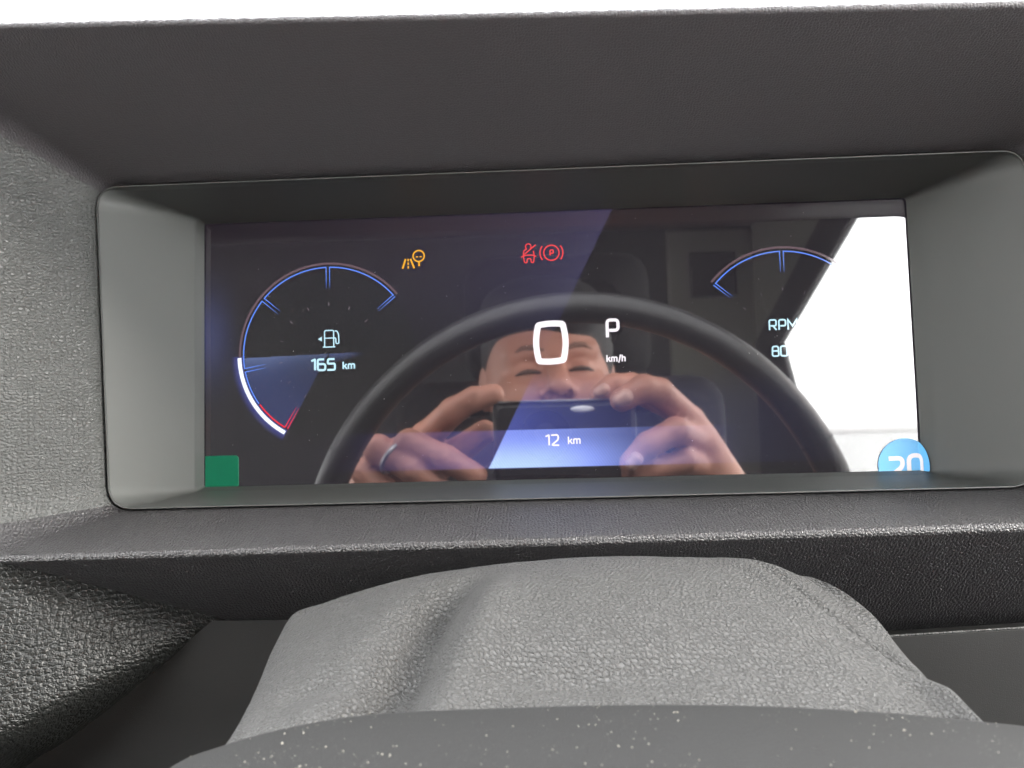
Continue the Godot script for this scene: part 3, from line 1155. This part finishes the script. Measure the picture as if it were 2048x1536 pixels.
func build_gaiter() -> void:
	var g := gaiter_grid()
	var nu := 230
	var nv := 130
	var n := FastNoiseLite.new()
	n.seed = 4
	n.frequency = 0.06
	var rows := []
	for j in nv + 1:
		var l := PackedVector3Array()
		var v := j / float(nv)
		var ctl := []
		for col in g:
			ctl.append(along_curve(col, v))
		for i in nu + 1:
			var p := along_curve(ctl, i / float(nu))
			var fz := smoothstep(80.0, 97.0, p.z)
			# folds in the soft cover
			var xv := lerpf(-24.0, -33.0, clampf((p.z - 85.0) / 40.0, 0, 1.3))
			var h := -6.0 * gauss(p.x - xv, 5.5) * fz
			h += 2.2 * gauss(p.x - xv - 11.0, 7.0) * fz
			h += 1.2 * gauss(p.x - xv + 12.0, 7.0) * fz
			var xr := 44.0 + (p.z - 76.0) * 0.62
			h += (-1.5 * gauss(p.x - xr, 2.6) + 1.1 * gauss(p.x - xr + 5.0, 3.5)) * smoothstep(74.0, 84.0, p.z)
			h += -1.8 * gauss(p.z - 121.0 + absf(p.x - 4.0) * 0.12, 4.0) * gauss(p.x - 4.0, 24.0)
			h += -1.6 * gauss(p.z - 118.0, 4.0) * gauss(p.x + 48.0, 9.0)
			h += 0.35 * n.get_noise_3d(p.x, p.y, p.z * 1.3)
			l.append(p + Vector3(0, 0.85, 0.5) * h)
		rows.append(l)
	var o := part("column_gaiter", loft(rows, false, true).smooth_mesh(), M.gaiter)
	tag(o, "soft grey leather-grained cover with folds over the steering column, below the display", "column cover")

func cowl_edge(u: float) -> Vector3:
	return along_curve([Vector3(-96, -122, 135), Vector3(-84, -98, 135), Vector3(-68.1, -85.2, 135), Vector3(-58.3, -81.1, 135), Vector3(-45.6, -78.0, 135), Vector3(-32.0, -76.2, 135), Vector3(-12.0, -75.5, 135), Vector3(8.6, -75.2, 135), Vector3(28.9, -75.6, 135), Vector3(48.9, -76.8, 135), Vector3(64.7, -78.4, 135), Vector3(76, -80.4, 135), Vector3(92, -88, 135), Vector3(106, -112, 135)], u)

func cowl_point(u: float, z: float) -> Vector3:
	var p := cowl_edge(u)
	return Vector3(p.x, p.y - (z - 135.0) * 0.012, z)

func build_cowl() -> void:
	var t := thing("column_shroud", "matt dark plastic steering column shroud speckled with dust, at the bottom edge", "steering column", Vector3(0, -0.11, 0.19))
	var rows := []
	for k in 18:
		var l := PackedVector3Array()
		for i in 121:
			var p := cowl_edge(i / 120.0)
			var c := Vector3(4, -150, p.z)
			var into := (Vector3(c.x, c.y, p.z) - p).normalized()
			if k == 0:
				p += into * 9.0 + Vector3(0, 0, 1.5)
			elif k <= 6:
				var ph := deg_to_rad(90.0 * (k - 1) / 5.0)
				p += into * 1.8 * (1.0 - sin(ph)) + Vector3(0, 0, 1.8 * (1.0 - cos(ph)))
			else:
				var z := lerpf(137.0, 232.0, (k - 6) / 11.0)
				p = Vector3(p.x, p.y - (z - 135.0) * 0.012, z)
			l.append(p)
		rows.append(l)
	part("shroud", loft(rows, false, true).smooth_mesh(), M.cowl, t)
	var patch := FastNoiseLite.new()
	patch.seed = 2
	patch.frequency = 0.05
	specks("dust", t, 900, func(rng: RandomNumberGenerator):
		var z := 135.5 + 30.0 * rng.randf()
		var u := rng.randf_range(0.18, 0.85)
		for t2 in 4:
			if patch.get_noise_2d(u * 130.0, z) + rng.randf_range(-0.3, 0.3) > 0.0:
				break
			z = 135.5 + 30.0 * rng.randf()
			u = rng.randf_range(0.18, 0.85)
		var p := cowl_point(u, z)
		var r: float = 0.03 + 0.13 * pow(rng.randf(), 4.0)
		if rng.randf() < 0.03:
			r *= 1.7
		return [p + Vector3(0, r * 0.3, 0), r], 21, M.dust)

# ------------------------------------------------------------------ stickers
func build_stickers() -> void:
	var c := rrect([Vector3(-121.4, -35.5, 0.1), Vector3(-109.6, -35.5, 0.1), Vector3(-109.6, -46.6, 0.1), Vector3(-121.4, -46.6, 0.1)], [0.3, 1.5, 1.5, 0.3], 3, 6)
	var s := loft([moved(c, 0.0, 0.08), moved(c, 0.0, 0.3), moved(c, -0.12, 0.36)], true, true)
	var at := s.vert(Vector3(-115.5, -41, 0.36))
	var n := c.size()
	for i in n:
		s.tri(at, 2 * (n + 1) + i, 2 * (n + 1) + i + 1)
	tag(part("green_sticker", s.mesh(), M.green_tab), "plain green square sticker in the lower left corner of the display", "sticker")
	var t := thing("blue_sticker", "round blue sticker with a white 20 in the display's lower right corner", "sticker", Vector3(0.1165, -0.0445, 0))
	s = Soup.new()
	var o := Vector2(116.5, -44.5)
	var rings := 14
	var sides := 72
	for k in rings + 1:
		for i in sides:
			var a := TAU * i / sides
			s.vert(fold(o + Vector2(cos(a), sin(a)) * 9.1 * k / rings, 0.35))
	for k in rings:
		for i in sides:
			var j := (i + 1) % sides
			s.quad(k * sides + i, (k + 1) * sides + i, (k + 1) * sides + j, k * sides + j)
	for i in s.f.size() / 3:
		var b := s.f[i * 3 + 1]
		s.f[i * 3 + 1] = s.f[i * 3 + 2]
		s.f[i * 3 + 2] = b
	part("disc", s.mesh(0.3), M.blue_label, t)
	for d in [["2", Vector2(110.9, -48.2), -41.9], ["0", Vector2(117.3, -47.6), -41.1]]:
		s = Soup.new()
		for st in glyph(d[0])[1]:
			var hh: float = d[2] - d[1].y
			var p := []
			for q in st[0]:
				p.append(Vector2(d[1].x + q.x * hh * 1.12, d[1].y + q.y * hh))
			p = rounded(p, 0.34 * hh, st[1], 8)
			# more points along the straight runs so that it folds with the sticker
			var fine := []
			for i in p.size() if st[1] else p.size() - 1:
				var e: Vector2 = p[(i + 1) % p.size()]
				var m := maxi(1, int(p[i].distance_to(e) / 0.5))
				for k in m:
					fine.append(p[i].lerp(e, k / float(m)))
			if not st[1]:
				fine.append(p[p.size() - 1])
			stroke(s, fine, 1.45, 0.0, st[1])
		for i in s.v.size():
			s.v[i] = fold(Vector2(s.v[i].x, s.v[i].y), 0.5)
		part("digit", s.mesh(0.3), M.label_white, t)

func fold(p: Vector2, z: float) -> Vector3:
	p.y = maxf(p.y, -46.35)
	var e := p.x - (121.0 - (z - 0.35))
	if e <= 0.0:
		return Vector3(p.x, p.y, z)
	return Vector3(p.x - e + e * 0.3, p.y, z + e * 0.85)

# ------------------------------------------------------------------ behind the display: wheel, seat, camera, driver
func build_wheel() -> void:
	var c := Vector3(17.5, -122, 245)
	var t := thing("steering_wheel", "dark leather steering wheel rim mirrored in the display around the hands", "steering wheel", c * MM)
	var pts := []
	for i in 96:
		var a := TAU * i / 96.0
		pts.append(c + Vector3(cos(a), sin(a), 0) * 174.0)
	part("rim", tube(pts, [10.5], 20, true).smooth_mesh(), M.wheel_leather, t)
	for a in [152.0, 28.0]:
		var q := deg_to_rad(a)
		var d := Vector3(cos(q), sin(q), 0)
		var tp := Vector3(-d.y, d.x, 0)
		part("rim_seam", tube([c + d * 174 - tp * 0.9, c + d * 174 + tp * 0.9], [10.8, 10.8], 24).smooth_mesh(), M.rubber, t)
	part("hub", disc_tube(c, [[0.1, 26], [30, 25], [50, 18], [57, 6], [58, -8], [40, -14], [0.1, -14]]).smooth_mesh(), M.trim_dark, t)
	for a in [184.0, -4.0, 270.0]:
		var q := deg_to_rad(a)
		var d := Vector3(cos(q), sin(q), 0)
		var sp := part("spoke", tube([c + d * 50 + Vector3(0, 0, 4), c + d * 100 + Vector3(0, 0, 3), c + d * 171], [17.0, 12.0, 9.0], 14).smooth_mesh(), M.trim_dark, t)
		part("spoke_trim", tube([c + d * 95 + Vector3(0, 0, -12), c + d * 158 + Vector3(0, 0, -10)], [3.5, 3.0], 10).smooth_mesh(), M.wheel_trim, sp)

func build_seat() -> void:
	var t := thing("driver_seat", "dark cloth driver's seat behind the person, with a headrest", "seat", Vector3(0.02, -0.75, 0.85))
	part("seat_base", block(Vector3(-230, -750, 520), Vector3(270, -560, 1040), 60).smooth_mesh(), M.seat_cloth, t)
	part("seat_cushion", block(Vector3(-240, -570, 480), Vector3(280, -450, 1060), 55).smooth_mesh(), M.seat_cloth, t)
	part("backrest", block(Vector3(-250, -480, 960), Vector3(290, 60, 1090), 60).smooth_mesh(), M.seat_cloth, t)
	part("headrest", block(Vector3(-130, 50, 940), Vector3(170, 260, 1050), 50).smooth_mesh(), M.seat_cloth, t)

func build_camera() -> void:
	var t := thing("compact_camera", "black compact camera held in both hands, mirrored in the display", "camera", Vector3(0.01, -0.063, 0.287))
	part("body", block(Vector3(-40, -63, 276), Vector3(60, -8, 298), 4).mesh(), M.camera_body, t)
	var l := part("lens", disc_tube(Vector3(-3.2, -31, 0), [[8, 272.5], [15, 270.5], [17, 271], [17.5, 276]]).mesh(), M.camera_ring, t)
	part("lens_glass", disc_tube(Vector3(-3.2, -31, 0), [[0.1, 272.4], [8, 272.5]]).mesh(), M.camera_body, l)
	var fl := Soup.new()
	nets([["e", Vector3(22.8, -14.1, 276), Vector3(8.5, 2.4, 1.6), 0.5]], 0.5, fl)
	part("flash", fl.smooth_mesh(), M.flash, t)
	part("top_trim", block(Vector3(-36, -8.5, 275.6), Vector3(50, -7.2, 280), 0.6).mesh(), M.silver, t)
	part("shutter_button", block(Vector3(34, -8, 283), Vector3(44, -5.5, 291), 1.2).mesh(), M.camera_ring, t)

func hand(pr: Array, palm: Array, fingers: Array) -> void:
	for p in palm:
		pr.append(p)
	for f in fingers:
		chain(pr, f[0], f[1], 2.5)

func build_person() -> void:
	var t := thing("person", "person in dark clothes holding a camera in both hands, face half hidden behind it", "person", Vector3(0, -0.6, 0.8))
	var s := Soup.new()
	# right hand
	var pr := []
	hand(pr, [
		["c", Vector3(101, -26, 306), Vector3(140, -92, 342), 13.0, 19.0, 6.0],
		["c", Vector3(108, -42, 308), Vector3(144, -100, 346), 14.0, 20.0, 8.0],
		["c", Vector3(110, -58, 312), Vector3(148, -108, 350), 14.0, 20.0, 8.0],
		["c", Vector3(146, -104, 348), Vector3(190, -190, 400), 21.0, 30.0, 12.0]],
		[[[Vector3(100, -23, 304), Vector3(76, -4, 276), Vector3(64, -1, 268), Vector3(49, -9, 267)], [11.0, 10.0, 9.3, 8.2]],
		[[Vector3(93, -14, 315), Vector3(60, 2, 299), Vector3(46, 2, 290), Vector3(36, -4, 284)], [10.5, 9.6, 9.0, 8.0]],
		[[Vector3(106, -40, 305), Vector3(86, -31, 274), Vector3(66, -40, 268), Vector3(54, -52, 270)], [11.0, 9.8, 9.0, 8.0]],
		[[Vector3(110, -58, 310), Vector3(93, -52, 282), Vector3(71, -57, 276), Vector3(55, -60, 276)], [10.0, 9.0, 8.0, 7.2]],
		[[Vector3(138, -90, 345), Vector3(112, -70, 330), Vector3(84, -58, 316), Vector3(58, -46, 310)], [15.0, 13.0, 11.0, 9.0]]])
	nets(pr, 2.6, s)
	# left hand
	pr = []
	hand(pr, [
		["c", Vector3(-91, -32, 305), Vector3(-152, -96, 354), 13.0, 19.0, 6.0],
		["c", Vector3(-112, -44, 310), Vector3(-160, -104, 360), 14.0, 20.0, 8.0],
		["c", Vector3(-130, -54, 318), Vector3(-166, -110, 364), 14.0, 20.0, 8.0],
		["c", Vector3(-160, -104, 360), Vector3(-215, -190, 420), 21.0, 30.0, 12.0]],
		[[[Vector3(-90, -30, 304), Vector3(-69, -13, 286), Vector3(-53, -5, 281), Vector3(-39, -2, 283)], [11.0, 9.6, 8.8, 7.6]],
		[[Vector3(-112, -42, 309), Vector3(-98, -35, 274), Vector3(-72, -46, 267), Vector3(-52, -58, 270)], [11.0, 10.2, 9.4, 8.2]],
		[[Vector3(-128, -50, 314), Vector3(-121, -38, 277), Vector3(-96, -53, 269), Vector3(-76, -67, 272)], [11.0, 10.0, 9.2, 8.0]],
		[[Vector3(-138, -62, 320), Vector3(-133, -54, 286), Vector3(-113, -69, 277), Vector3(-95, -80, 280)], [10.0, 9.0, 8.0, 7.2]],
		[[Vector3(-138, -88, 352), Vector3(-104, -66, 330), Vector3(-72, -44, 314), Vector3(-48, -28, 308)], [15.0, 13.0, 11.0, 9.0]]])
	nets(pr, 2.6, s)
	# head and neck
	pr = []
	var hc := Vector3(1, 38, 712)
	var tilt := Basis.from_euler(Vector3(0.12, -0.10, 0.05))
	pr.append(["e", hc + Vector3(0, 16, 0), Vector3(78, 98, 92), 10.0])
	pr.append(["e", hc + Vector3(0, -40, -14), Vector3(62, 72, 72), 30.0])
	pr.append(["e", hc + Vector3(0, -92, -34), Vector3(30, 22, 30), 24.0])
	for e in [-1, 1]:
		pr.append(["c", hc + Vector3(12 * e, 16, -82), hc + Vector3(46 * e, 17, -70), 9.0, 9.0, 12.0])
		pr.append(["e", hc + Vector3(42 * e, -30, -62), Vector3(24, 22, 22), 16.0])
		pr.append(["n", hc + Vector3(30 * e, -3, -93), Vector3(20, 12, 19), 10.0])
		pr.append(["e", hc + Vector3(31 * e, -4, -72), Vector3(15, 11, 12), 4.0])
		pr.append(["e", hc + Vector3(78 * e, -6, 6), Vector3(9, 30, 18), 6.0])
		pr.append(["e", hc + Vector3(14.5 * e, -33, -96), Vector3(9, 8, 12), 6.0])
	pr.append(["c", hc + Vector3(0, 6, -88), hc + Vector3(0, -28, -112), 8.0, 12.5, 9.0])
	for e in [-1, 1]:
		pr.append(["n", hc + Vector3(10 * e, -38, -109), Vector3(5, 4.6, 10), 2.0])
	pr.append(["c", hc + Vector3(-17, -66, -82), hc + Vector3(17, -66, -82), 8.0, 8.0, 8.0])
	pr.append(["n", hc + Vector3(0, -66, -96), Vector3(24, 1.6, 8), 2.0])
	pr.append(["c", hc + Vector3(0, -70, 20), hc + Vector3(0, -170, 70), 58.0, 66.0, 20.0])
	for p in pr:
		for k in ([1, 2] if p[0] == "c" else [1]):
			p[k] = hc + tilt * (p[k] - hc)
	nets(pr, 4.0, s)
	part("body", s.smooth_mesh(), M.skin, t)
	# hair, brows, narrowed eyes
	s = Soup.new()
	nets([["e", hc + Vector3(0, 30, 12), Vector3(84, 98, 94), 6.0], ["e", hc + Vector3(0, -20, 50), Vector3(80, 80, 62), 20.0], ["n", hc + Vector3(0, -24, -110), Vector3(96, 56, 72), 6.0], ["n", hc + Vector3(0, -60, -60), Vector3(110, 70, 70), 6.0], ["e", hc + Vector3(-4, 82, -34), Vector3(76, 42, 64), 14.0], ["e", hc + Vector3(20, 74, -48), Vector3(40, 32, 48), 10.0]], 4.0, s)
	part("hair", s.smooth_mesh(), M.hair, t)
	for e in [-1, 1]:
		s = tube(turned([hc + Vector3(12 * e, 16, -93), hc + Vector3(24 * e, 21, -91), hc + Vector3(36 * e, 22, -86), hc + Vector3(50 * e, 15, -76)], hc, tilt), [1.8, 3.4, 3.0, 1.0], 8)
		part("eyebrow", s.smooth_mesh(), M.lash, t)
		s = tube(turned([hc + Vector3(16 * e, -7.5, -82), hc + Vector3(23 * e, -6.0, -84.5), hc + Vector3(31 * e, -5.6, -85), hc + Vector3(39 * e, -6.4, -82.5), hc + Vector3(46 * e, -8.2, -78)], hc, tilt), [1.0, 2.6, 3.1, 2.5, 0.8], 8)
		part("eye", s.smooth_mesh(), M.eye, t)
	# finger nails that face the display
	for q in [[Vector3(51, -7, 259.6), Vector3(-12, -6, 0), 6.0], [Vector3(38, -1, 276.6), Vector3(-10, -5, 2), 5.0], [Vector3(57, -49, 262.4), Vector3(-9, -10, 0), 5.5]]:
		s = Soup.new()
		nets([["c", q[0], q[0] + q[1] * 0.35, q[2] * 0.9, q[2] * 0.8, 1.0], ["n", q[0] + Vector3(0, 0, 7.4), Vector3(20, 20, 7.2), 0.5]], 0.8, s)
		part("finger_nail", s.smooth_mesh(), M.nail, t)
	s = tube(ring_points(Vector3(-110, -45, 272.5), Vector3(25, -15, -8), 11.2), [1.6], 8, true)
	part("finger_ring", s.smooth_mesh(), M.silver, t, "silver ring on a finger of the left hand")
	# clothes
	s = Soup.new()
	pr = []
	chain(pr, [Vector3(0, -130, 800), Vector3(10, -300, 850), Vector3(15, -470, 880)], [95.0, 150.0, 150.0], 60.0)
	for e in [-1, 1]:
		chain(pr, [Vector3(60 * e, -150, 800), Vector3(180 * e, -175, 800)], [70.0, 65.0], 40.0)
		chain(pr, [Vector3(180 * e, -180, 800), Vector3(262 * e, -360, 600), Vector3(196 * e, -200, 408) if e > 0 else Vector3(-220, -200, 428)], [62.0, 48.0, 38.0], 16.0)
		chain(pr, [Vector3(90 * e, -420, 860), Vector3(130 * e, -400, 480), Vector3(130 * e, -640, 330)], [95.0, 76.0, 55.0], 30.0)
	nets(pr, 14.0, s)
	part("clothing", s.smooth_mesh(), M.cloth, t)

func turned(p: Array, c: Vector3, b: Basis) -> Array:
	var out := []
	for q in p:
		out.append(c + b * (q - c))
	return out

func ring_points(c: Vector3, axis: Vector3, r: float) -> Array:
	var a := axis.normalized()
	var u := a.cross(Vector3.UP).normalized()
	var w := a.cross(u)
	var out := []
	for i in 24:
		var q := TAU * i / 24.0
		out.append(c + (u * cos(q) + w * sin(q)) * r)
	return out
